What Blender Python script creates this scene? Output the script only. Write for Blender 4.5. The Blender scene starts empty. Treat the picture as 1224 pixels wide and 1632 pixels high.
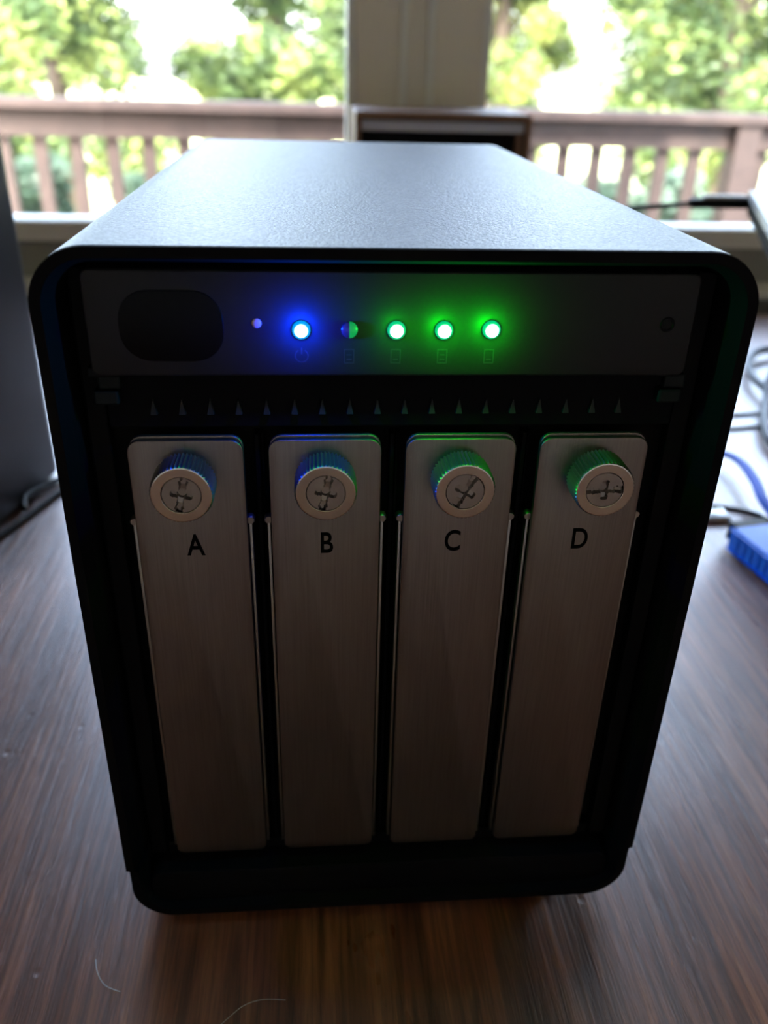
import bpy, bmesh, math, random
from mathutils import Vector, Matrix
from math import sin, cos, pi, radians
random.seed(7)
sc = bpy.context.scene
col = sc.collection
S = 0.001
TZ = 0.754            # height of the drive enclosure's underside above the floor (table top is at 0.750)

# ------------------------------------------------------------------ camera
FPX = 1349.3
cam_d = bpy.data.cameras.new('camera')
cam = bpy.data.objects.new('camera', cam_d); col.objects.link(cam); sc.camera = cam
R0 = (0.99666343, -0.07767287, 0.02507846)
R1 = (-0.01442131, -0.46999893, -0.88254917)
R2 = (0.08033697, 0.87924282, -0.46955089)
m = Matrix(((R0[0], -R1[0], -R2[0], -17.05 * S),
            (R0[1], -R1[1], -R2[1], -154.28 * S),
            (R0[2], -R1[2], -R2[2], 204.87 * S + TZ), (0, 0, 0, 1)))
cam.matrix_world = m
cam_d.sensor_fit = 'VERTICAL'; cam_d.sensor_height = 36; cam_d.sensor_width = 27
cam_d.lens = 36 * FPX / 1632
cam_d.clip_start = 0.01; cam_d.clip_end = 300
cam_d.dof.use_dof = True
cam_d.dof.focus_distance = 0.182
cam_d.dof.aperture_fstop = 13.5

# ------------------------------------------------------------------ world, sun, exposure
world = bpy.data.worlds.new('world'); sc.world = world
world.use_nodes = True
wn = world.node_tree.nodes; wl = world.node_tree.links
wn.clear()
sky = wn.new('ShaderNodeTexSky'); sky.sky_type = 'NISHITA'
sky.sun_disc = False; sky.sun_elevation = radians(38); sky.sun_rotation = radians(200)
sky.altitude = 100; sky.air_density = .8; sky.dust_density = 4.0; sky.ozone_density = .6
bg = wn.new('ShaderNodeBackground'); bg.inputs['Strength'].default_value = 2.4
wo = wn.new('ShaderNodeOutputWorld')
haze = wn.new('ShaderNodeHueSaturation'); haze.inputs['Saturation'].default_value = .72
wl.new(sky.outputs[0], haze.inputs['Color']); wl.new(haze.outputs[0], bg.inputs[0]); wl.new(bg.outputs[0], wo.inputs[0])

sd = bpy.data.lights.new('sun', 'SUN'); sd.energy = 7.0; sd.angle = radians(0.6); sd.color = (1.0, 0.94, 0.84)
sun = bpy.data.objects.new('sun', sd); col.objects.link(sun)
sun.rotation_euler = Vector((-0.35, 1.0, -0.80)).to_track_quat('-Z', 'Y').to_euler()
sun.location = (1, -6, 8)

vs = sc.view_settings
sc.display_settings.display_device = 'sRGB'
vs.view_transform = 'Standard'; vs.look = 'None'; vs.gamma = 1.0; vs.use_curve_mapping = False
vs.exposure = 1.0
sc.cycles.use_denoising = True
sc.cycles.max_bounces = 10; sc.cycles.diffuse_bounces = 5; sc.cycles.glossy_bounces = 5
sc.cycles.transparent_max_bounces = 12
sc.cycles.sample_clamp_indirect = 6.0
sc.cycles.caustics_reflective = False; sc.cycles.caustics_refractive = False

# ------------------------------------------------------------------ helpers
def P(x, y, z): return Vector((x * S, y * S, z * S + TZ))      # millimetres in the enclosure's own frame -> metres

class NT:
    def __init__(s, name):
        s.m = bpy.data.materials.new(name); s.m.use_nodes = True
        s.n = s.m.node_tree.nodes; s.l = s.m.node_tree.links
        s.b = s.n['Principled BSDF']; s.out = s.n['Material Output']
    def set(s, **k):
        for a, v in k.items():
            i = s.b.inputs[a.replace('_', ' ')]
            i.default_value = v
        return s
    def coord(s, scale=(1, 1, 1), which='Object'):
        t = s.n.new('ShaderNodeTexCoord'); mp = s.n.new('ShaderNodeMapping')
        mp.inputs['Scale'].default_value = scale
        s.l.new(t.outputs[which], mp.inputs[0]); return mp.outputs[0]
    def noise(s, vec, scale=5, detail=4, rough=.5, dist=0):
        n = s.n.new('ShaderNodeTexNoise'); s.l.new(vec, n.inputs['Vector'])
        n.inputs['Scale'].default_value = scale; n.inputs['Detail'].default_value = detail
        n.inputs['Roughness'].default_value = rough; n.inputs['Distortion'].default_value = dist
        return n.outputs['Fac']
    def ramp(s, fac, stops):
        r = s.n.new('ShaderNodeValToRGB'); s.l.new(fac, r.inputs[0])
        e = r.color_ramp.elements
        while len(e) < len(stops): e.new(.5)
        for q, (p, c) in zip(e, stops):
            q.position = p; q.color = (c, c, c, 1) if isinstance(c, (int, float)) else (*c, 1)
        return r.outputs[0]
    def mix(s, a, b, fac, mode='MIX'):
        x = s.n.new('ShaderNodeMix'); x.data_type = 'RGBA'; x.blend_type = mode
        for sock, v in ((x.inputs[0], fac), (x.inputs[6], a), (x.inputs[7], b)):
            if isinstance(v, bpy.types.NodeSocket): s.l.new(v, sock)
            else: sock.default_value = v if isinstance(v, (int, float)) else (*v, 1)
        return x.outputs[2]
    def math(s, op, a, b=0.0):
        x = s.n.new('ShaderNodeMath'); x.operation = op
        for sock, v in zip(x.inputs, (a, b)):
            if isinstance(v, bpy.types.NodeSocket): s.l.new(v, sock)
            else: sock.default_value = v
        return x.outputs[0]
    def bump(s, h, strength=.2, dist=.001):
        b = s.n.new('ShaderNodeBump'); b.inputs['Strength'].default_value = strength
        b.inputs['Distance'].default_value = dist
        s.l.new(h, b.inputs['Height']); s.l.new(b.outputs[0], s.b.inputs['Normal']); return b
    def to(s, sock, name): s.l.new(sock, s.b.inputs[name]); return s

def plain(name, c, rough=.5, metal=0.0, **k):
    t = NT(name); t.set(Base_Color=(*c, 1), Roughness=rough, Metallic=metal, **k)
    v = t.coord(); n = t.noise(v, 900, 2)
    t.to(t.mix(c, tuple(x * .82 for x in c), n), 'Base Color')
    return t.m

def emit(name, c, strength):
    t = NT(name); t.set(Base_Color=(.02, .02, .02, 1), Roughness=.3)
    t.b.inputs['Emission Color'].default_value = (*c, 1); t.b.inputs['Emission Strength'].default_value = strength
    return t.m

# materials ----------------------------------------------------------
def m_wood():
    t = NT('table_walnut')
    v = t.coord((1, .045, 1))
    g1 = t.noise(v, 95, 7, .65, .5)
    v2 = t.coord((1, .035, 1)); g2 = t.noise(v2, 560, 5, .75, .3)
    v3 = t.coord((1, .5, 1)); g3 = t.noise(v3, 7, 3, .5)
    base = t.ramp(g1, [(.30, (.085, .030, .014)), (.50, (.24, .088, .042)), (.72, (.44, .185, .088))])
    fine = t.ramp(g2, [(.42, .34), (.58, 1.0)])
    c = t.mix(base, fine, .75, 'MULTIPLY')
    tone = t.ramp(g3, [(.35, (.75, .70, .66)), (.65, (1.15, 1.0, .92))])
    c = t.mix(c, tone, .8, 'MULTIPLY'); t.to(c, 'Base Color')
    sm = t.noise(t.coord((1, .25, 1)), 45, 4, .6)
    rr = t.ramp(sm, [(.3, .26), (.7, .42)]); t.to(rr, 'Roughness')
    # dents and scratches
    vd = t.coord((1, .8, 1)); n = t.n.new('ShaderNodeTexVoronoi'); t.l.new(vd, n.inputs['Vector']); n.inputs['Scale'].default_value = 75
    dents = t.ramp(n.outputs['Distance'], [(.0, 0.0), (.10, 1.0)])
    h = t.math('ADD', t.math('MULTIPLY', g2, 1.0), t.math('MULTIPLY', g1, 1.4))
    h = t.math('ADD', h, t.math('MULTIPLY', dents, .35))
    t.bump(h, .9, .0007)
    t.set(Specular_IOR_Level=.9, Coat_Weight=.55, Coat_Roughness=.25, Coat_IOR=1.5)
    return t.m
def m_satin():
    t = NT('satin_aluminium')
    t.set(Metallic=.45, Base_Color=(.068, .072, .074, 1), Specular_IOR_Level=.18)
    v = t.coord(); n = t.noise(v, 1500, 2, .6)
    t.to(t.ramp(n, [(.3, .34), (.7, .50)]), 'Roughness')
    t.bump(n, .9, .0004)
    return t.m
def m_brushed():
    t = NT('brushed_aluminium')
    v = t.coord((1, 1, .02)); n = t.noise(v, 2600, 3, .6)
    t.to(t.ramp(n, [(.25, (.160, .130, .120)), (.75, (.215, .178, .165))]), 'Base Color')
    t.set(Metallic=1.0); t.to(t.ramp(n, [(.3, .34), (.7, .46)]), 'Roughness')
    t.bump(n, .12, .0002)
    return t.m
def m_foliage(name, dark, mid, light):
    t = NT(name)
    n = t.noise(t.coord(), 1.6, 5, .6)
    c = t.ramp(n, [(.36, dark), (.5, mid), (.60, light)])
    t.to(c, 'Base Color'); t.set(Roughness=.6)
    tr = t.n.new('ShaderNodeBsdfTranslucent'); t.l.new(c, tr.inputs[0])
    mx = t.n.new('ShaderNodeMixShader'); mx.inputs[0].default_value = .35
    t.l.new(t.b.outputs[0], mx.inputs[1]); t.l.new(tr.outputs[0], mx.inputs[2]); t.l.new(mx.outputs[0], t.out.inputs[0])
    return t.m
def m_glass():
    t = NT('window_glass')
    tr = t.n.new('ShaderNodeBsdfTransparent'); gl = t.n.new('ShaderNodeBsdfGlossy'); gl.inputs['Roughness'].default_value = .02
    tr.inputs[0].default_value = (.97, .985, .98, 1)
    fr = t.n.new('ShaderNodeFresnel'); fr.inputs[0].default_value = 1.3
    mx = t.n.new('ShaderNodeMixShader')
    t.l.new(fr.outputs[0], mx.inputs[0]); t.l.new(tr.outputs[0], mx.inputs[1]); t.l.new(gl.outputs[0], mx.inputs[2])
    t.l.new(mx.outputs[0], t.out.inputs[0]); return t.m
def m_deck():
    t = NT('deck_stain')
    n = t.noise(t.coord((1, 1, 1)), 9, 6, .65)
    t.to(t.ramp(n, [(.3, (.030, .018, .015)), (.7, (.058, .035, .029))]), 'Base Color'); t.set(Roughness=.7); return t.m
def m_lawn():
    t = NT('lawn')
    n = t.noise(t.coord(), .35, 6, .6)
    t.to(t.ramp(n, [(.35, (.30, .34, .12)), (.65, (.46, .46, .24))]), 'Base Color'); t.set(Roughness=.9); return t.m
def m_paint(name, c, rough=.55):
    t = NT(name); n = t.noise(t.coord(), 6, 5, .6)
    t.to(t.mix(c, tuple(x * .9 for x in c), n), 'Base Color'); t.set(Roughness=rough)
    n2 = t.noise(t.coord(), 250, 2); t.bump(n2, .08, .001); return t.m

M = dict(
    wood=m_wood(), satin=m_satin(), brushed=m_brushed(), glass=m_glass(), deck=m_deck(), lawn=m_lawn(),
    black=plain('black_plastic', (.0025, .0025, .0035), .8, Specular_IOR_Level=.10),
    matte=plain('matte_black', (.002, .002, .0025), .7, Specular_IOR_Level=.12),
    panel=plain('panel_black', (.012, .012, .014), .5, Specular_IOR_Level=.2),
    badge=plain('badge_black', (.001, .001, .002), .35, Specular_IOR_Level=.1),
    rib=plain('dark_grey_rib', (.012, .0135, .014), .5, Specular_IOR_Level=.2),
    clip=plain('smoky_grey_clip', (.005, .008, .008), .5, Specular_IOR_Level=.15),
    print=plain('dark_grey_print', (.015, .015, .018), .6),
    ink=plain('black_ink', (.001, .001, .001), .7, Specular_IOR_Level=.05),
    steel=plain('nickel_screw', (.60, .56, .54), .22, 1.0),
    steel_dull=plain('nickel_screw_drive', (.36, .325, .31), .38, 1.0),
    knurl=plain('nickel_knurl', (.34, .33, .32), .38, 1.0),
    rubber=plain('rubber', (.012, .012, .012), .8),
    bronze=plain('bronze_metal', (.24, .135, .085), .6, .2),
    grille=plain('grey_grille', (.70, .74, .92), .35, .0),
    greybox=plain('dark_grey_metal', (.060, .066, .075), .36, .3),
    cable=plain('cable_black', (.004, .004, .004), .5, Specular_IOR_Level=.2),
    cablegrey=plain('cable_grey', (.06, .08, .10), .5),
    cableblue=plain('cable_blue', (.008, .10, .70), .6, Specular_IOR_Level=.25),
    bluebox=plain('blue_plastic', (.002, .20, 1.0), .35),
    clear=plain('clear_plastic', (.75, .80, .82), .12),
    silver=plain('silver_metal', (.72, .74, .78), .35, .1),
    white=m_paint('window_white', (.80, .80, .80), .4),
    trimgrey=m_paint('trim_paint', (.80, .745, .69), .5),
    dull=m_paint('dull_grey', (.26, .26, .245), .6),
    wall=m_paint('wall_paint', (.82, .71, .60), .7),
    ceil=m_paint('ceiling_paint', (.88, .84, .79), .8),
    floor=m_paint('floor_oak', (.13, .065, .032), .4),
    siding=m_paint('siding', (.5, .47, .42), .7),
    leafa=m_foliage('leaf_mid_green', (.010, .028, .010), (.055, .095, .028), (.22, .27, .085)),
    leafb=m_foliage('leaf_yellow_green', (.018, .040, .012), (.08, .12, .03), (.24, .27, .08)),
    leafc=m_foliage('leaf_blue_green', (.018, .04, .028), (.045, .08, .055), (.10, .15, .11)),
    bark=m_paint('bark', (.045, .032, .024), .9),
    led_dark=plain('led_dark_lens', (.05, .035, .05), .15),
    led_pin=plain('pale_lens', (.55, .42, .38), .3),
    blue_ring=emit('blue_led_ring', (.0, .35, 1.0), .5), blue_core=emit('blue_led_core', (.30, .85, 1.0), 4.0),
    green_ring=emit('green_led_ring', (.0, 1.0, .35), .3), green_core=emit('green_led_core', (.45, 1.0, .75), 5.0),
    green_dim=emit('green_led_dim', (.0, 1.0, .22), .16),
)

# mesh helpers -------------------------------------------------------
def obj(name, bm, mat, parent=None, smooth=False):
    me = bpy.data.meshes.new(name); bmesh.ops.recalc_face_normals(bm, faces=bm.faces)
    bm.to_mesh(me); bm.free()
    if mat is not None: me.materials.append(mat)
    if smooth:
        for f in me.polygons: f.use_smooth = True
        try: me.set_sharp_from_angle(angle=radians(35))
        except Exception: pass
    o = bpy.data.objects.new(name, me); col.objects.link(o)
    if parent is not None:
        o.parent = parent
        o.matrix_parent_inverse = parent_world(parent).inverted()
    return o
def parent_world(o):
    mm = Matrix.LocRotScale(o.location, o.rotation_euler, None)
    return mm if o.parent is None else parent_world(o.parent) @ o.matrix_parent_inverse @ mm
def tag(o, label, cat, group=None, kind=None):
    o['label'] = label; o['category'] = cat
    if group: o['group'] = group
    if kind: o['kind'] = kind
    return o
def thing(name, loc, label, cat, group=None):
    o = bpy.data.objects.new(name, None); col.objects.link(o); o.location = loc; o.empty_display_size = .01
    return tag(o, label, cat, group)
def struct(name, bm, mat, parent=None, smooth=False):
    o = obj(name, bm, mat, parent, smooth)
    o['kind'] = 'structure'; return o

def box(bm, a, b, bev=0.0, seg=2, xf=P):
    """box between two corners; a, b in millimetres when xf=P"""
    p, q = xf(*a), xf(*b)
    r = bmesh.ops.create_cube(bm, size=1.0); vs_ = r['verts']
    c = (p + q) / 2; d = q - p
    for v in vs_: v.co = Vector((c.x + v.co.x * abs(d.x), c.y + v.co.y * abs(d.y), c.z + v.co.z * abs(d.z)))
    if bev > 0:
        es = list({e for v in vs_ for e in v.link_edges})
        bmesh.ops.bevel(bm, geom=es, offset=bev * (S if xf is P else 1), segments=seg, profile=.5, affect='EDGES')
    return bm
def W(x, y, z): return Vector((x, y, z))
def rr(cx, cz, w, h, r, n=8, rb=None):
    """rounded rectangle outline in XZ, counter-clockwise"""
    rb = r if rb is None else rb
    pts = []
    for sx, sz, a0, rad in ((1, 1, 0, r), (-1, 1, 90, r), (-1, -1, 180, rb), (1, -1, 270, rb)):
        x0, z0 = cx + sx * (w / 2 - rad), cz + sz * (h / 2 - rad)
        for k in range(n + 1):
            a = radians(a0 + 90 * k / n)
            pts.append((x0 + rad * cos(a), z0 + rad * sin(a)))
    return pts
def prism(bm, pts, y0, y1, hole=None, bev=0.0):
    """extrude an XZ outline from y0 (front) to y1; optional hole outline with as many points; front edge chamfer bev"""
    def scaled(p, d):
        if d == 0: return p
        cx = sum(a for a, _ in p) / len(p); cz = sum(b for _, b in p) / len(p)
        w = max(a for a, _ in p) - min(a for a, _ in p); h = max(b for _, b in p) - min(b for _, b in p)
        return [(cx + (a - cx) * (1 - 2 * d / w), cz + (b - cz) * (1 - 2 * d / h)) for a, b in p]
    def ring(p, y): return [bm.verts.new(P(a, y, b)) for a, b in p]
    rings = []
    if bev:
        for k in range(4):
            t = k / 3 * pi / 2
            rings.append(ring(scaled(pts, bev * (1 - sin(t))), y0 + bev * (1 - cos(t))))
    else: rings.append(ring(pts, y0))
    rings.append(ring(pts, y1))
    n = len(pts)
    for A, B in zip(rings, rings[1:]):
        for i in range(n): bm.faces.new((A[i], A[(i + 1) % n], B[(i + 1) % n], B[i]))
    if hole is None:
        bm.faces.new(rings[0]); bm.faces.new(rings[-1][::-1])
    else:
        h0 = ring(hole, y0); h1 = ring(hole, y1)
        for i in range(n):
            j = (i + 1) % n
            bm.faces.new((rings[0][i], rings[0][j], h0[j], h0[i]))
            bm.faces.new((h0[i], h0[j], h1[j], h1[i]))
            bm.faces.new((rings[-1][i], rings[-1][j], h1[j], h1[i]))
    return bm
def disc(bm, cx, cz, prof, n=32, a0=0.0, a1=2 * pi, tooth=0.0):
    """lathe about the Y axis through (cx, cz): prof = [(radius, y, knurl?)...]"""
    full = abs(a1 - a0 - 2 * pi) < 1e-6
    rings = []
    for pr in prof:
        r, y = pr[0], pr[1]; kn = len(pr) > 2
        if r == 0: rings.append([bm.verts.new(P(cx, y, cz))]); continue
        ring = []
        for k in range(n if full else n + 1):
            a = a0 + (a1 - a0) * k / n
            q = r - (tooth if (kn and k % 2) else 0)
            ring.append(bm.verts.new(P(cx + q * cos(a), y, cz + q * sin(a))))
        rings.append(ring)
    for A, B in zip(rings, rings[1:]):
        m_ = max(len(A), len(B)); rng = range(m_ if full else m_ - 1)
        for i in rng:
            j = (i + 1) % m_
            if len(A) == 1: bm.faces.new((A[0], B[i], B[j]))
            elif len(B) == 1: bm.faces.new((A[i], A[j], B[0]))
            else: bm.faces.new((A[i], A[j], B[j], B[i]))
    return bm
def tube(bm, pts, r, n=10, xf=P, flat=1.0):
    """swept tube through a smoothed path"""
    ps = [xf(*p) for p in pts]
    sm = []
    for i in range(len(ps) - 1):
        p0, p1, p2, p3 = ps[max(i - 1, 0)], ps[i], ps[i + 1], ps[min(i + 2, len(ps) - 1)]
        for k in range(8):
            t = k / 8
            sm.append(.5 * ((2 * p1) + (p2 - p0) * t + (2 * p0 - 5 * p1 + 4 * p2 - p3) * t * t + (3 * p1 - p0 - 3 * p2 + p3) * t ** 3))
    sm.append(ps[-1])
    rr_ = r * (S if xf is P else 1)
    rings = []
    for i, p in enumerate(sm):
        d = (sm[min(i + 1, len(sm) - 1)] - sm[max(i - 1, 0)]).normalized()
        up = Vector((0, 0, 1)) if abs(d.z) < .9 else Vector((1, 0, 0))
        a = d.cross(up).normalized(); b = a.cross(d).normalized()
        rings.append([bm.verts.new(p + a * cos(2 * pi * k / n) * rr_ + b * sin(2 * pi * k / n) * rr_ * flat) for k in range(n)])
    for A, B in zip(rings, rings[1:]):
        for k in range(n): bm.faces.new((A[k], A[(k + 1) % n], B[(k + 1) % n], B[k]))
    bm.faces.new(rings[0]); bm.faces.new(rings[-1][::-1]); return bm
def NB(): return bmesh.new()

# ------------------------------------------------------------------ the room
WY0, WY1 = .690, .830                 # window wall
ZS, ZT = TZ + .046, 2.30              # window opening, bottom and top
XL0, XL1, XR0, XR1 = -1.45, .024, .138, 1.65
b = NB(); box(b, (-2.2, -2.6, -.05), (2.4, .83, 0), xf=W); struct('floor', b, M['floor'])
b = NB(); box(b, (-2.2, -2.6, 2.45), (2.4, .83, 2.50), xf=W); struct('ceiling', b, M['ceil'])
b = NB(); box(b, (-2.25, -2.6, 0), (-2.2, .83, 2.45), xf=W); struct('wall_left', b, M['wall'])
b = NB(); box(b, (2.4, -2.6, 0), (2.45, .83, 2.45), xf=W); struct('wall_right', b, M['wall'])
b = NB(); box(b, (-2.25, -2.65, 0), (2.45, -2.6, 2.5), xf=W); struct('wall_back', b, M['wall'])
b = NB()
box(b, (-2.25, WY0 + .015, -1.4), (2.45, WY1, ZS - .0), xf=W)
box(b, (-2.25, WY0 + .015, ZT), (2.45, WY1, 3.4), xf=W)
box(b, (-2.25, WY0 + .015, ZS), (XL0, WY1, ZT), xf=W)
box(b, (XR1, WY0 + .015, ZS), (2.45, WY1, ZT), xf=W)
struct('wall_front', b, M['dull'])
# stool board and apron under both windows
b = NB(); box(b, (-2.0, .668, TZ + .002), (2.2, .705, TZ + .012), .0015, xf=W); struct('trim_1', b, M['white'])
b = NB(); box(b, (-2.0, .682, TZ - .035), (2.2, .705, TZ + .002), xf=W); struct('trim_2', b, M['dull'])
# mullion post between the windows with its two beads
b = NB(); box(b, (XL1, .700, ZS), (XR0, .79, ZT), .002, xf=W); post = struct('trim_3', b, M['trimgrey'])
for x in (.067, .091):
    b = NB(); box(b, (x - .0035, .695, ZS), (x + .0035, .7005, ZT), .0012, xf=W); struct('bead', b, M['white'], post)
for i, (x0, x1) in enumerate(((XL0, XL1), (XR0, XR1))):
    b = NB()
    box(b, (x0, .700, ZS), (x1, .78, ZS + .010), .001, xf=W)
    box(b, (x0, .700, ZT - .02), (x1, .78, ZT), .001, xf=W)
    w = struct('window_%d' % (i + 1), b, M['white'])
    zr = ZS + .019
    b = NB(); box(b, (x0, .698, ZS + .0100), (x1, .735, zr), .0015, xf=W); struct('bottom_rail', b, M['white'], w)
    b = NB(); box(b, (x0, .703, ZT - .06), (x1, .735, ZT - .02), .0015, xf=W); struct('top_rail', b, M['white'], w)
    for xa, xb in ((x0, x0 + .0075 if i else x0 + .03), (x1 - (.03 if i else .0075), x1)):
        b = NB(); box(b, (xa, .703, zr), (xb, .735, ZT - .06), .001, xf=W); struct('stile', b, M['white'], w)
    b = NB(); box(b, (x0 + .006, .717, zr - .004), (x1 - .006, .721, ZT - .056), xf=W); struct('glass_pane', b, M['glass'], w)
    # daylight portal just outside the opening
    ld = bpy.data.lights.new('portal', 'AREA'); ld.shape = 'RECTANGLE'; ld.size = x1 - x0; ld.size_y = ZT - ZS; ld.cycles.is_portal = True
    lo = bpy.data.objects.new('portal', ld); col.objects.link(lo)
    lo.location = ((x0 + x1) / 2, .84, (ZS + ZT) / 2); lo.rotation_euler = (radians(-90), 0, 0)

# ------------------------------------------------------------------ table
t = thing('table', (0.05, 0.05, 0), 'dark brown wooden table with a worn glossy top under everything', 'table')
b = NB(); box(b, (-.85, -.55, .722), (1.05, .645, .750), .004, 3, xf=W); obj('tabletop', b, M['wood'], t)
for x in (-.78, .98):
    for y in (-.48, .57):
        b = NB(); box(b, (x - .035, y - .035, 0), (x + .035, y + .035, .722), .004, xf=W); obj('leg', b, M['wood'], t)
b = NB()
for a_, c_ in (((-.78, -.50, .63), (.98, -.478, .722)), ((-.78, .568, .63), (.98, .59, .722)), ((-.80, -.48, .63), (-.778, .57, .722)), ((.978, -.48, .63), (1.0, .57, .722))):
    box(b, a_, c_, xf=W)
obj('apron', b, M['wood'], t)

# ------------------------------------------------------------------ the four-bay drive enclosure
HW, HH, HD = 135.0, 175.6, 222.0
enc = thing('drive_enclosure', P(0, 110, -4), 'black fronted four-bay drive enclosure with silver top and lit indicator lights', 'drive enclosure')
def shell_outline(w, h, r, inset, step=18.0):
    pts = rr(0, HH / 2, w, h, r, 10)
    # two extra points per side at the seam between hood and base
    out = []
    n = len(pts)
    for i, (x, z) in enumerate(pts):
        out.append((x - math.copysign(inset, x) if z < step else x, z))
        nx, nz = pts[(i + 1) % n]
        if (z - step) * (nz - step) < 0:
            sx = math.copysign(1, x); xe = x
            a_, b_ = (xe, step + .15), (xe - sx * inset, step - .15)
            out += [a_, b_] if z > step else [b_, a_]
    return out
o_out = shell_outline(HW, HH, 11, .9)
o_in = shell_outline(HW - 3.6, HH - 3.6, 9.4, .9)
b = NB(); prism(b, o_out, .45, HD, hole=o_in); 
obj('aluminium_shell', b, M['satin'], enc, True)['label'] = 'satin silver aluminium sleeve'
b = NB()
o2 = shell_outline(HW - .3, HH - .3, 10.9, .9)
prism(b, o2, -.1, .5, hole=shell_outline(HW - 4.4, HH - 4.4, 9.0, .9))
# inner chamfer of the bezel down to the recessed gutter
i0 = shell_outline(HW - 4.4, HH - 4.4, 9.0, .9); i1 = shell_outline(HW - 7.2, HH - 7.0, 7.6, .9)
A = [b.verts.new(P(x, -.1, z)) for x, z in i0]; B = [b.verts.new(P(x, 4.0, z)) for x, z in i1]; Cc = [b.verts.new(P(x, 13.0, z)) for x, z in i1]
for i in range(len(A)):
    j = (i + 1) % len(A); b.faces.new((A[i], A[j], B[j], B[i])); b.faces.new((B[i], B[j], Cc[j], Cc[i]))
obj('front_bezel', b, M['black'], enc)['label'] = 'black plastic front rim'
b = NB(); box(b, (-HW / 2 + 3.2, 13, 3.2), (HW / 2 - 3.2, 15, HH - 3.2)); obj('inner_bulkhead', b, M['matte'], enc)
b = NB(); box(b, (-HW / 2 + 3.2, HD - 6, 3.2), (HW / 2 - 3.2, HD - 3, HH - 3.2)); obj('rear_panel', b, M['matte'], enc)
for x in (-52, 52):
    for y in (18, HD - 18):
        b = NB(); r_ = bmesh.ops.create_cone(b, cap_ends=True, segments=24, radius1=.0065, radius2=.008, depth=.0042)
        for v in r_['verts']: v.co += P(x, y, -2.0)
        obj('foot', b, M['rubber'], enc)
# indicator panel
PY = 4.0
b = NB(); prism(b, rr(-.9, 160.6, 116.4, 20.2, 1.6, 5), PY, 10, bev=.4); obj('indicator_panel', b, M['panel'], enc, True)['label'] = 'smoky black indicator strip'
b = NB(); prism(b, rr(-43.4, 160.3, 19.2, 13.4, 5.6, 8), PY - .25, PY + .2, bev=.1); obj('oval_badge', b, M['badge'], enc, True)['label'] = 'blank black oval badge'
# chin below the bays
b = NB(); prism(b, rr(0, 8.6, 124, 10.4, 3.5, 5), 2.2, 13, bev=.6); obj('chin_panel', b, M['black'], enc, True)
# side gutters
for s in (-1, 1):
    b = NB(); box(b, (s * 58.6, 9.0, 14), (s * 62.6, 12.8, 170), .3); obj('side_rail', b, M['matte'], enc)
# bay surround: header with the row of triangular vent ribs, thin dividers between the bays
b = NB(); box(b, (-58, 7.6, 138.4), (58, 12.8, 149.6), .4); hd = obj('vent_header', b, M['black'], enc)
rib0 = None
for k in range(18):
    x = -48.9 + k * 5.58; 
    if rib0 is None:
        b = NB()
        f = [b.verts.new(P(-48.9 + dx, yy, 143.0 + dz)) for dx, yy, dz in ((-.75, 7.6, -1.4), (.75, 7.6, -1.4), (.16, 7.6, 1.6), (-.16, 7.6, 1.6))]
        g = [b.verts.new(P(-48.9 + dx, yy, 143.0 + dz)) for dx, yy, dz in ((-.65, 6.5, -1.4), (.65, 6.5, -1.4), (.1, 7.1, 1.3), (-.1, 7.1, 1.3))]
        b.faces.new(g)
        for i in range(4): b.faces.new((f[i], f[(i + 1) % 4], g[(i + 1) % 4], g[i]))
        rib0 = obj('vent_rib', b, M['rib'], hd); rib = rib0
    else:
        rib = rib0.copy(); col.objects.link(rib); rib.parent = hd
        rib.location.x += k * 5.58 * S
for s in (-1, 1):
    b = NB()
    cx = -57.2 if s < 0 else 55.9
    box(b, (cx - 2.6, 5.0, 144.2), (cx + 2.2, 9, 147.2), .5); box(b, (cx - 1.6, 5.6, 147.2), (cx + 2.8, 9, 150.2), .5)
    box(b, (cx - 3.2, 5.2, 149.8), (cx + 1.2, 9, 151.8), .4)
    obj('latch_clip', b, M['clip'], enc)['label'] = 'small smoky grey latch clip'
X0, PITCH = -.75, 28.36
cx = [X0 + (i - 1.5) * PITCH for i in range(4)]
for x in [(cx[i] + cx[i + 1]) / 2 for i in range(3)]:
    b = NB(); box(b, (x - .45, 9.5, 18), (x + .45, 12.9, 136), .2); box(b, (x + .9, 10.6, 18), (x + 1.3, 12.9, 136), .1); obj('bay_divider', b, M['black'], enc)
b = NB(); box(b, (-58, 9.5, 13), (58, 12.9, 17.2), .3); obj('bay_sill', b, M['matte'], enc)

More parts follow.
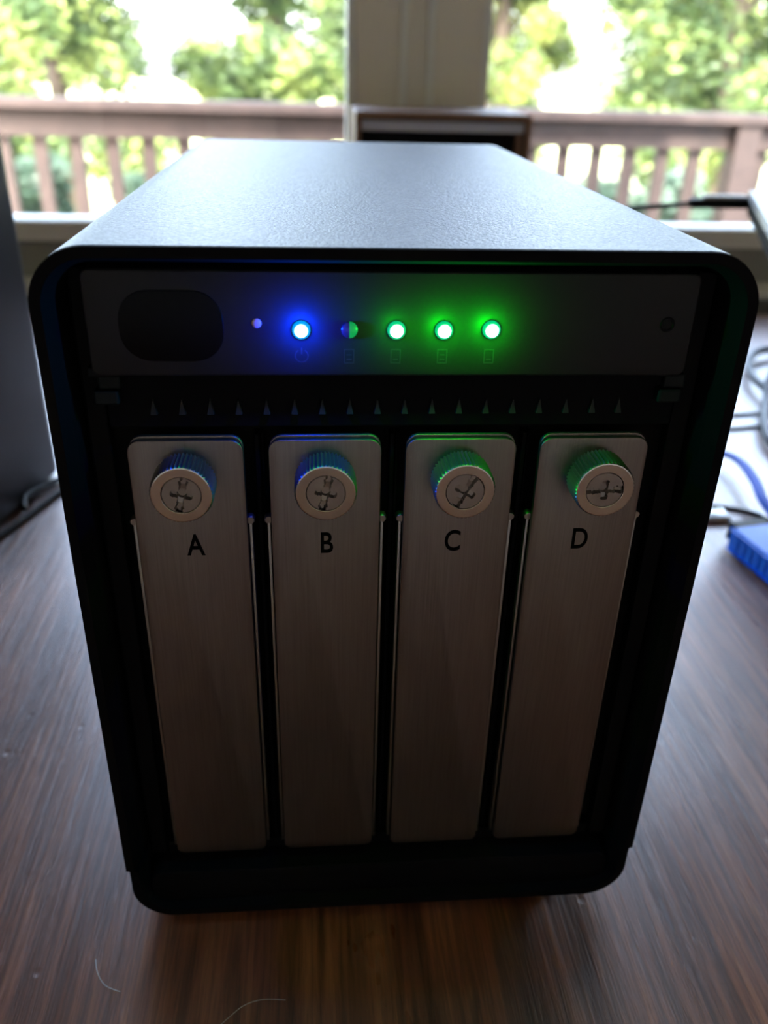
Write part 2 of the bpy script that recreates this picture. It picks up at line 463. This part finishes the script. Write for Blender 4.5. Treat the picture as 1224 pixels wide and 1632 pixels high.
def letter_mesh(ch, size):
    cu = bpy.data.curves.new('letter', 'FONT'); cu.body = ch; cu.size = size; cu.extrude = .00004; cu.offset = size * .016
    cu.align_x = 'CENTER'; cu.align_y = 'CENTER'; cu.resolution_u = 6
    o = bpy.data.objects.new('letter_tmp', cu); col.objects.link(o)
    bpy.context.view_layer.update()
    me = bpy.data.meshes.new_from_object(o.evaluated_get(bpy.context.evaluated_depsgraph_get()))
    bpy.data.objects.remove(o); bpy.data.curves.remove(cu)
    zs = [v.co.y for v in me.vertices]; xs = [v.co.x for v in me.vertices]
    my, mx = (max(zs) + min(zs)) / 2, (max(xs) + min(xs)) / 2
    for v in me.vertices: v.co = Vector(((v.co.x - mx) * .74, -v.co.z, v.co.y - my))
    return me
TY = 5.7
ZT_, ZB_ = 136.35, 17.2
TW = 23.3
for i, ch in enumerate('ABCD'):
    c = cx[i]
    b = NB(); prism(b, rr(c, (ZT_ + ZB_) / 2, TW, ZT_ - ZB_, 2.6, 6, 1.8), TY, TY + 1.0, bev=.22)
    tr = obj('drive_tray', b, M['brushed'], enc, True)
    tr['label'] = 'brushed metal drive tray face lettered ' + ch
    # the folded backing plate peeping over the top edge
    b = NB(); prism(b, rr(c + .1, (ZT_ + ZB_) / 2 + .4, TW - .3, ZT_ - ZB_ + .2, 2.6, 6, 1.8), TY + 1.45, TY + 2.3, bev=.2)
    obj('backing_plate', b, M['brushed'], tr, True)
    for s in (-1, 1):
        b = NB()
        xs = c + s * (TW / 2 + .55)
        box(b, (xs - .35, TY + 1.3, 19), (xs + .35, TY + 3.4, 116.5), .2)
        disc(b, xs, 117.2, [(0, TY + 1.2), (.8, TY + 1.2), (1.0, TY + 1.5), (1.0, TY + 3.0), (0, TY + 3.0)], 16)
        obj('side_bracket', b, M['steel_dull'], tr, True)
    me = letter_mesh(ch, .0073)
    me.materials.append(M['ink'])
    lo = bpy.data.objects.new('letter', me); col.objects.link(lo); lo.parent = tr
    lo.matrix_parent_inverse = parent_world(tr).inverted()
    lo.location = P([-42.9, -14.7, 12.9, 41.6][i], TY - .05, 112.1)
    lo['label'] = 'printed black letter ' + ch
    # captive thumb screw: collar, knurled drum, slotted core
    kx, kz, ky = [-43.45, -15.0, 13.2, 42.2][i], 128.35, -3.0
    b = NB(); N = 96
    disc(b, kx, kz, [(4.6, TY + .2), (4.6, 4.4), (5.4, 4.2), (6.25, 3.9, 1), (6.35, 3.5, 1), (6.35, ky + .9, 1), (6.2, ky + .35, 1), (5.95, ky + .05), (5.75, ky), (4.05, ky), (3.95, ky + .12), (3.9, ky + .45)], N, tooth=.5)
    sw = obj('thumb_screw', b, M['steel'], tr)
    sw.data.materials.append(M['knurl'])
    for f in sw.data.polygons:
        c_ = f.center
        q_ = P(kx, ky, kz)
        if math.hypot(c_.x - q_.x, c_.z - q_.z) > 5.9 * S: f.material_index = 1
    # core with a cross recess and two slots, turned differently on each screw
    b = NB(); ang = radians([78, 78, 62, 2][i])
    rc, y0 = 3.82, ky + .18
    n = 48
    def field(r, a):
        """depth below the core face"""
        x, z = r * cos(a - ang), r * sin(a - ang)
        d = 0.0
        if abs(z) < .62 and abs(x) > 1.4: d = .85                      # long slot
        if (abs(z) < .62 and abs(x) < 2.2) or (abs(x) < .62 and abs(z) < 2.1): d = max(d, .85 * (1 - .25 * max(abs(x), abs(z)) / 2.1) + .35)
        if r < .95: d = 1.7
        return d
    rad = [.0001] + [rc * k / 22 for k in range(1, 23)]
    rings = [[b.verts.new(P(kx + r * cos(2 * pi * k / n), y0 + field(r, 2 * pi * k / n), kz + r * sin(2 * pi * k / n))) for k in range(n)] for r in rad]
    rings.append([b.verts.new(P(kx + rc * cos(2 * pi * k / n), y0 + 2.2, kz + rc * sin(2 * pi * k / n))) for k in range(n)])
    for A, B in zip(rings, rings[1:]):
        for k in range(n): b.faces.new((A[k], A[(k + 1) % n], B[(k + 1) % n], B[k]))
    b.faces.new(rings[0])
    co = obj('screw_core', b, M['steel_dull'], tr)
    co['label'] = 'cross-slotted screw core'

# indicator lights
def led(x, z, ring, core, light=None, power=0.0, label=''):
    b = NB(); disc(b, x, z, [(1.75, PY - .02), (1.72, PY - .5), (1.5, PY - .95), (1.25, PY - 1.0), (1.25, PY - .3), (0, PY - .3)], 28)
    r_ = obj('indicator_light', b, ring, enc, True); r_['label'] = label
    b = NB(); disc(b, x, z, [(1.25, PY - .9), (1.1, PY - 1.5), (.7, PY - 1.9), (0, PY - 2.05)], 28)
    obj('lens', b, core, r_, True)
    if light:
        d = bpy.data.lights.new('led_glow', 'POINT'); d.color = light; d.energy = power * 1.7; d.shadow_soft_size = .0006
        o = bpy.data.objects.new('led_glow', d); col.objects.link(o); o.location = P(x, PY - 3.0, z + .2)
LZ = 159.7
BL, GR = (.0, .03, 1.0), (.0, 1.0, .01)
led(-19.3, LZ, M['blue_ring'], M['blue_core'], BL, .012, 'lit blue power light')
led(-1.2, LZ, M['green_ring'], M['green_core'], GR, .0016, 'lit green light third in the row')
led(7.95, LZ, M['green_ring'], M['green_core'], GR, .0042, 'bright green light fourth in the row')
led(17.15, LZ + .15, M['green_ring'], M['green_core'], GR, .0050, 'bright green light at the right end of the row')
# second light: only its right half is lit
b = NB(); disc(b, -10.2, LZ, [(1.6, PY - .02), (1.5, PY - .5), (1.0, PY - .9), (0, PY - 1.0)], 20, -pi / 2, pi / 2); hl = obj('indicator_light', b, M['green_dim'], enc, True); hl['label'] = 'half-lit green light second in the row'
b = NB(); disc(b, -10.2, LZ, [(1.6, PY - .02), (1.5, PY - .5), (1.0, PY - .9), (0, PY - 1.0)], 20, pi / 2, 3 * pi / 2); obj('lens', b, M['led_dark'], hl, True)
b = NB(); disc(b, -27.6, 160.9, [(.9, PY - .03), (.8, PY - .12), (.5, PY - .2), (0, PY - .25)], 20)
obj('sensor_hole', b, M['led_pin'], enc, True)['label'] = 'tiny pale round sensor'
b = NB(); disc(b, 51.9, 160.9, [(1.5, PY - .05), (1.35, PY - .2), (1.1, PY - .2), (1.0, PY + .0), (0, PY - .02)], 20)
obj('fixing_screw', b, M['badge'], enc, True)['label'] = 'small black fixing screw'
# faint printed symbols under the lights
def flat(bm, x0, x1, z0, z1): box(bm, (x0, PY - .03, z0), (x1, PY + .05, z1))
b = NB(); sx, sz = -19.3, 154.6
disc(b, sx, sz, [(1.35, PY - .03), (1.10, PY - .03)], 20, radians(120), radians(420)); flat(b, sx - .13, sx + .13, sz + .3, sz + 1.6)
obj('power_symbol', b, M['print'], enc)
for k, sx in enumerate((-10.2, -1.2, 7.9, 17.1)):
    b = NB(); sz = 154.5
    flat(b, sx - 1.0, sx + 1.0, sz + 1.25, sz + 1.45); flat(b, sx - 1.0, sx + 1.0, sz - 1.45, sz - 1.25)
    flat(b, sx - 1.0, sx - .8, sz - 1.25, sz + 1.25); flat(b, sx + .8, sx + 1.0, sz - 1.25, sz + 1.25)
    flat(b, sx - .5, sx + .5, sz - .75, sz - .5)
    if k % 2 == 0: flat(b, sx - .5, sx + .5, sz + .2, sz + .4)
    obj('drive_symbol', b, M['print'], enc)

# ------------------------------------------------------------------ second enclosure at the back, by the window
rb = thing('drive_enclosure', P(85, 640, -4), 'dark box with a bronze-brown rim standing at the window behind', 'drive enclosure')
bx0, bx1, by, bz = 17.0, 152.5, 547.0, 171.7
o_o = rr((bx0 + bx1) / 2, (bz - 1.2) / 2, bx1 - bx0, bz + 1.2, 2.5, 5); o_i = rr((bx0 + bx1) / 2, (bz - 1.2) / 2, bx1 - bx0 - 9, bz - 7.8, 1.5, 5)
b = NB(); prism(b, o_o, by, by + 92, hole=o_i, bev=0); obj('shell', b, M['bronze'], rb, True)
b = NB(); box(b, (bx0 + 4.6, by + 7, 3), (bx1 - 4.6, by + 10, bz - 4.6)); obj('front_panel', b, M['matte'], rb)
b = NB()
for k in range(24):
    x = bx0 + 6 + k * 5.3
    box(b, (x, by + 5.0, bz - 13.2), (x + 3.6, by + 7, bz - 6.8), .3, 1)
box(b, (bx0 + 5, by + 6, bz - 13.6), (bx1 - 5, by + 7.02, bz - 6.4))
obj('vent_strip', b, M['grille'], rb)['label'] = 'light grey ribbed strip'
b = NB(); box(b, (bx1 - 10.5, by + 3, 4), (bx1 - 6.0, by + 7, bz - 14), .5); box(b, (bx1 - 7.6, by + 2.4, 4), (bx1 - 6.8, by + 4, bz - 14)); obj('side_strip', b, M['bronze'], rb)
for x in (35, 135):
    for y in (560, 625):
        b = NB(); box(b, (x - 6, y - 6, -4), (x + 6, y + 6, -.5), .5); obj('foot', b, M['rubber'], rb)

# ------------------------------------------------------------------ dark grey box on the left
gang = math.atan2(14, 67)
gx, gy = -158.5, 291.0
gb = thing('storage_tower', P(-230, 220, -4), 'tall dark grey metal box at the left edge of the table', 'storage box')
def rot_prism(bm, outline, z0, z1, bev=1.2):
    rings = []
    cx_ = sum(p[0] for p in outline) / len(outline); cy_ = sum(p[1] for p in outline) / len(outline)
    for z, k in ((z0, .992), (z0 + bev, 1), (z1 - bev, 1), (z1, .985)):
        rings.append([bm.verts.new(P(cx_ + (x - cx_) * k, cy_ + (y - cy_) * k, z)) for x, y in outline])
    n = len(outline)
    for A, B in zip(rings, rings[1:]):
        for i in range(n): bm.faces.new((A[i], A[(i + 1) % n], B[(i + 1) % n], B[i]))
    bm.faces.new(rings[0]); bm.faces.new(rings[-1][::-1])
GW, GD = 140, 150
def gout(w, d, r):
    o = []
    for x, y in rr(-GW / 2, -GD / 2, w, d, r, 6):
        o.append((gx + x * cos(gang) + y * sin(gang), gy - x * sin(gang) + y * cos(gang)))
    return o
b = NB(); rot_prism(b, gout(GW, GD, 9), -1, 206); obj('body', b, M['greybox'], gb, True)
b = NB(); rot_prism(b, gout(GW - 10, GD - 10, 6), -4, -1, .3); obj('base_pad', b, M['rubber'], gb)
b = NB(); rot_prism(b, gout(GW - 16, GD - 16, 5), 206, 207.5, .3); obj('lid', b, M['matte'], gb)

# ------------------------------------------------------------------ cables, left
tb = -4.0
b = NB(); tube(b, [(-205, 150, tb + 1.8), (-184, 186, tb + 1.8), (-168, 218, tb + 1.8), (-153, 262, tb + 1.8), (-132, 330, tb + 1.8), (-80, 420, tb + 1.8), (-20, 480, tb + 1.8)], 1.7)
tag(obj('power_cable', b, M['cable'], None, True), 'straight black cable on the table at the foot of the grey box', 'cable')
b = NB(); tube(b, [(-152, 262, tb + 1.5), (-163.5, 236, tb + 5.4), (-166.5, 250, tb + 5.5), (-160.5, 268, tb + 3), (-151, 291, tb + 1.6), (-132, 345, tb + 1.5), (-100, 400, tb + 1.5)][1:], 1.6)
tag(obj('data_cable', b, M['cable'], None, True), 'curved black cable looping along the bottom of the grey box', 'cable')

# ------------------------------------------------------------------ laptop on a stand, right
lp = thing('laptop', P(370, 430, 110), 'closed silver laptop tilted on a stand at the right edge', 'laptop')
def quad_slab(bm, c, th):
    a_ = [P(*q) for q in c]; n = (a_[1] - a_[0]).cross(a_[3] - a_[0]).normalized()
    if n.z < 0: n = -n
    top = [bm.verts.new(v) for v in a_]; bot = [bm.verts.new(v - n * th * S) for v in a_]
    bm.faces.new(top); bm.faces.new(bot[::-1])
    for i in range(4): bm.faces.new((top[i], top[(i + 1) % 4], bot[(i + 1) % 4], bot[i]))
e1, e2 = (-.370, -.929), (.929, -.370)
def lap(o, a, c_, z): return (272.5 + e1[0] * (a + o) + e2[0] * (c_ + o), 420 + e1[1] * (a + o) + e2[1] * (c_ + o), z)
def lrect(o, z): return [lap(o, 0, 0, z), lap(o, 0, 300 - 2 * o, z), lap(o, 210 - 2 * o, 300 - 2 * o, z), lap(o, 210 - 2 * o, 0, z)]
b = NB(); quad_slab(b, lrect(0, 135.5), 5); obj('lid', b, M['silver'], lp)
b = NB(); quad_slab(b, lrect(1.0, 129.8), 8); obj('base', b, M['matte'], lp)
ls = thing('laptop_stand', P(364, 262, -4), 'black stand holding up the silver laptop', 'stand')
b = NB(); box(b, (310, 190, -4), (430, 330, 0), 1); obj('foot_plate', b, M['matte'], ls)
b = NB(); tube(b, [(364, 262, 0), (364, 262, 60), (364, 262, 118)], 7); box(b, (324, 222, 117), (404, 302, 121.2), 1); obj('post', b, M['matte'], ls)
b = NB(); tube(b, [(-20, 560, tb + 2), (30, 480, 8), (60, 430, 60), (100, 418, 100), (150, 418, 117), (195.6, 420, 123.3), (236, 420, 126.8)], 1.7)
cc = obj('video_cable', b, M['cable'], None, True); tag(cc, 'thick black cable with plug running to the silver laptop', 'cable')
b = NB(); box(b, (233, 416, 124.2), (274.5, 424, 130.2), 1.2, 3); obj('plug', b, M['cable'], cc, True)
b = NB(); box(b, (242, 416.5, 130.2), (272, 423.5, 132.4), .6); obj('plug_shell', b, M['silver'], cc)['label'] = 'silver-grey top of plug'

# ------------------------------------------------------------------ cables and adapter, right
b = NB(); tube(b, [(740, 540, tb + 3), (520, 530, tb + 3), (420, 505, tb + 3), (385, 505, 2), (357, 499, 3), (340, 488, 3), (324, 463, 3), (313, 436, 3), (309, 412, 3), (311, 392, 1), (322, 378, tb + 5), (360, 362, tb + 6), (470, 362, tb + 7), (740, 370, tb + 5)], 3.0)
tag(obj('looped_cable', b, M['cablegrey'], None, True), 'grey-black cable lying in an open loop at the right', 'cable')
b = NB(); tube(b, [(420, 430, tb + 3.2), (360, 432, 4), (330, 424, 11), (312, 408, 11), (296, 378, 3), (280, 348, 2), (272, 328, 1), (268, 308, 0), (272, 285, tb + 3.2), (290, 262, tb + 3.2), (300, 230, tb + 3.2)], 3.2)
tag(obj('thick_cable', b, M['cablegrey'], None, True), 'thick grey cable running towards the viewer below the loop', 'cable')
b = NB(); tube(b, [(180, 362, tb + 1), (270, 369.5, tb + 1), (300, 372.6, tb + 1), (400, 382, tb + 1), (740, 400, tb + 1)], 1.0)
tag(obj('thin_cable', b, M['cablegrey'], None, True), 'thin grey cable on the table, the farther of two parallel ones', 'cable')
b = NB(); tube(b, [(170, 338, tb + 1), (257, 345, tb + 1), (284, 348, tb + 1), (380, 346, tb + 1), (740, 340, tb + 1)], 1.0)
tag(obj('thin_cable', b, M['cablegrey'], None, True), 'thin grey cable on the table, the nearer of two parallel ones', 'cable')
b = NB(); tube(b, [(120, 320, tb + 2), (180, 316, tb + 2), (212, 304, -1), (226, 292, 3), (229, 275, 5), (223, 245, 7), (216, 219, 7), (220, 195, 3), (240, 170, tb + 3), (290, 135, tb + 2.2), (400, 110, tb + 2.2), (740, 100, tb + 2.2)], 3.1, flat=.55)
tag(obj('network_cable', b, M['cableblue'], None, True), 'flat blue network cable arching over the table', 'cable')
b = NB(); tube(b, [(150, 238, tb + 1), (190, 238, tb + 1), (215, 229, tb + 1), (226, 213, tb + 1), (256, 200, tb + 1), (330, 160, tb + 1), (740, 160, tb + 1)], 1.0)
tag(obj('thin_cable', b, M['cablegrey'], None, True), 'thin grey cable just behind the blue adapter', 'cable')
b = NB(); box(b, (181, 219, tb), (200, 232, tb + 3.2), 1.2, 3); pc = obj('clear_connector', b, M['clear'], None, True); tag(pc, 'small clear plastic plug catching light behind blue adapter', 'plug')
ad = thing('network_adapter', P(210, 160, -4), 'bright blue ribbed adapter with a black end cap', 'adapter')
aa = math.atan2(5.5, 30)
def AX(x, y, z):      # local frame of the adapter: y along its length
    return P(184.8 + x * cos(aa) + y * sin(aa) * 1.0, 190 - y * cos(aa) + x * sin(aa), z)
def abox(bm, a_, c_, bev):
    r_ = bmesh.ops.create_cube(bm, size=1.0)['verts']
    for v in r_:
        x, y, z = [(p + q) / 2 + f * (q - p) for p, q, f in zip(a_, c_, v.co)]
        v.co = AX(x, y, z)
    bmesh.ops.bevel(bm, geom=list({e for v in r_ for e in v.link_edges}), offset=bev * S, segments=2, profile=.5, affect='EDGES')
b = NB(); abox(b, (0, 0, -2), (34, 62, 8.5), 1.2); obj('body', b, M['bluebox'], ad, True)
b = NB()
for k in range(11): abox(b, (-.5, 3 + k * 5.2, -1.2), (.6, 5.6 + k * 5.2, 7.4), .4)
obj('grip_ribs', b, M['bluebox'], ad)
b = NB(); abox(b, (5, -9, -1), (26, -.5, 7), .8); obj('end_cap', b, M['cable'], ad)['label'] = 'black plug end'
b = NB(); abox(b, (4, 6, tb), (30, 56, -2), .3); obj('rubber_pad', b, M['rubber'], ad)

# ------------------------------------------------------------------ lint on the table in front
b = NB(); tube(b, [(-44, -30, tb + .1), (-40, -26.6, tb + .5), (-36.5, -24, tb + .7), (-31.9, -22.7, tb + .5), (-26.4, -22.9, tb + .1)], .06, 6)
tag(obj('lint_hair', b, M['clear'], None, True), 'pale curved hair on the table below the enclosure shadow edge', 'hair')
b = NB(); tube(b, [(-76, -9, tb + .1), (-74.6, -13, tb + .4), (-72, -16.5, tb + .5), (-68, -18.2, tb + .1)], .09, 6)
tag(obj('lint_hair', b, M['clear'], None, True), 'short pale hair on the table left of the enclosure shadow', 'hair')

# ------------------------------------------------------------------ outside: deck, railing
RY = 3.60
b = NB(); box(b, (-7, 0, -1.45), (9, 0, -1.44), xf=W); b.free()
b = NB(); box(b, (-60, .83, -1.60), (70, 110, -1.50), xf=W); struct('ground', b, M['lawn'])
dk = thing('deck', (0, 2.2, -1.5), 'stained wooden deck outside the windows', 'deck')
for k in range(19):
    y = .85 + k * .15
    b = NB(); box(b, (-4, y, -.19), (5, y + .143, -.155), xf=W); obj('deck_board', b, M['deck'], dk)
b = NB()
for x in (-3.9, -1.5, 1.0, 3.2, 4.9):
    for y in (1.2, 3.55): box(b, (x - .05, y - .05, -1.5), (x + .05, y + .05, -.19), xf=W)
obj('deck_frame', b, M['deck'], dk)['kind'] = 'stuff'
rl = thing('deck_railing', (0, RY, -.155), 'brown stained wooden deck railing with square balusters', 'railing')
b = NB(); box(b, (-4, RY - .07, TZ + .012), (5, RY + .07, TZ + .050), .004, xf=W); obj('top_rail', b, M['deck'], rl)
b = NB(); box(b, (-4, RY + .0, TZ - .090), (5, RY + .038, TZ + .012), xf=W); obj('upper_stringer', b, M['deck'], rl)
b = NB(); box(b, (-4, RY + .0, -.03), (5, RY + .038, .06), xf=W); obj('lower_stringer', b, M['deck'], rl)
bal = None
for k in range(58):
    x = -3.86 + k * .1435 + .03
    if x > 4.6: break
    if 1.72 < x < 1.86: continue
    if bal is None:
        b = NB(); box(b, (-.025, RY + .0385, .0), (.025, RY + .0765, TZ + .010), xf=W); bal = obj('baluster', b, M['deck'], rl); o = bal
    else:
        o = bal.copy(); col.objects.link(o); o.parent = rl; o.matrix_parent_inverse = bal.matrix_parent_inverse
    o.location.x = x
for x in (-2.6, 1.80):
    b = NB(); box(b, (x - .048, RY - .05, -.155), (x + .048, RY + .05, TZ + .012), xf=W); obj('post', b, M['deck'], rl)

# ------------------------------------------------------------------ outside: trees and shrubs
def foliage_mesh(blobs, n, size, rnd):
    vs_, fs = [], []
    tot = sum(r[3] ** 2 for r in blobs)
    for bx, by_, bz_, br in blobs:
        for _ in range(int(n * br * br / tot)):
            u, v_, w_ = rnd.gauss(0, 1), rnd.gauss(0, 1), rnd.gauss(0, 1)
            L = math.sqrt(u * u + v_ * v_ + w_ * w_) + 1e-6; q = br * rnd.random() ** .45 / L
            c = Vector((bx + u * q, by_ + v_ * q, bz_ + w_ * q * .85))
            a_ = Vector((rnd.gauss(0, 1), rnd.gauss(0, 1), rnd.gauss(0, .6))).normalized()
            t_ = a_.cross(Vector((rnd.gauss(0, 1), rnd.gauss(0, 1), rnd.gauss(0, 1)))).normalized()
            s_ = size * rnd.uniform(.6, 1.3); i = len(vs_)
            vs_ += [c - a_ * s_, c + t_ * s_ * .42, c + a_ * s_, c - t_ * s_ * .42]; fs.append((i, i + 1, i + 2, i + 3))
    me = bpy.data.meshes.new('foliage'); me.from_pydata([tuple(v) for v in vs_], [], fs); me.update(); return me
def tree(name, x, y, z0, h, crown, n, size, mat, label, cat='tree', trunk=.11, low=.2, nb=44):
    rnd = random.Random(int(x * 100 + y * 7))
    t_ = thing(name, (x, y, -1.5), label, cat, 'trees beyond the deck' if name == 'tree' else 'shrubs beyond the railing')
    blobs = []
    for k in range(nb):
        f = rnd.random(); zz = z0 + h * (low + (1 - low) * f)
        rad = crown * (1.0 - .55 * abs(f - .4)) * rnd.random() ** .5; a_ = rnd.random() * 2 * pi
        blobs.append((x + rad * cos(a_), y + rad * sin(a_), zz, crown * rnd.uniform(.22, .42)))
    me = foliage_mesh(blobs, n, size, rnd); me.materials.append(mat)
    o = bpy.data.objects.new('foliage', me); col.objects.link(o); o.parent = t_; o.matrix_parent_inverse = parent_world(t_).inverted(); o['kind'] = 'stuff'
    b = NB(); top = z0 + h * .8
    tube(b, [(x, y, z0), (x + .05, y, z0 + h * .3), (x - .04, y + .04, z0 + h * .55), (x, y, top)], trunk, 8, xf=W)
    for bx, by_, bz_, br in blobs[::3]:
        zb = max(z0 + .25 * h, bz_ - .5 * abs(bx - x) - .4)
        zb = min(zb, top - .1)
        tube(b, [(x, y, zb), ((x + bx) / 2, (y + by_) / 2, (zb + bz_) / 2 + .08), (bx, by_, bz_)], trunk * .3, 5, xf=W)
    obj('trunk', b, M['bark'], t_)
G = -1.5
tree('tree', -3.1, 11.6, G, 6.0, 1.6, 30000, .07, M['leafa'], 'leafy tree beyond the deck, left of the sunlit gap')
tree('tree', -.45, 13.0, G, 5.4, 1.15, 24000, .07, M['leafa'], 'slim leafy tree beyond the deck, left of the window post')
tree('tree', 2.85, 14.0, G, 5.6, 1.35, 26000, .07, M['leafb'], 'yellow-green tree beyond the deck, just right of the window post')
tree('tree', 5.25, 11.5, G, 6.2, 1.70, 30000, .07, M['leafa'], 'broad leafy tree beyond the deck at the far right')
tree('tree', -5.6, 18.5, G, 7.5, 2.0, 16000, .10, M['leafb'], 'pale leafy tree beyond the deck at the far left')
tree('tree', 1.2, 20.0, G, 8.5, 2.2, 14000, .13, M['leafa'], 'distant tree mostly hidden behind the window post')
tree('tree', 8.4, 18.0, G, 8.5, 2.6, 14000, .13, M['leafb'], 'distant pale tree behind the broad right-hand tree')
for x, y, h, cr, lab in ((-2.2, 6.5, 1.68, .46, 'low blue-green shrub beyond the railing at the far left'), (-1.15, 6.9, 1.64, .46, 'low blue-green shrub beyond the railing, second from left'),
        (-.15, 6.5, 1.68, .46, 'low shrub beyond the railing behind the silver enclosure'), (.9, 6.9, 1.65, .46, 'low shrub beyond the railing behind the brown-rimmed box'),
        (1.95, 6.5, 1.70, .46, 'blue-green shrub beyond the railing, right of the brown-rimmed box'), (3.0, 6.9, 1.64, .46, 'blue-green shrub beyond the railing at the far right')):
    tree('shrub', x, y, G, h, cr, 9000, .05, M['leafc'], lab, 'shrub', .02, .12, 34)
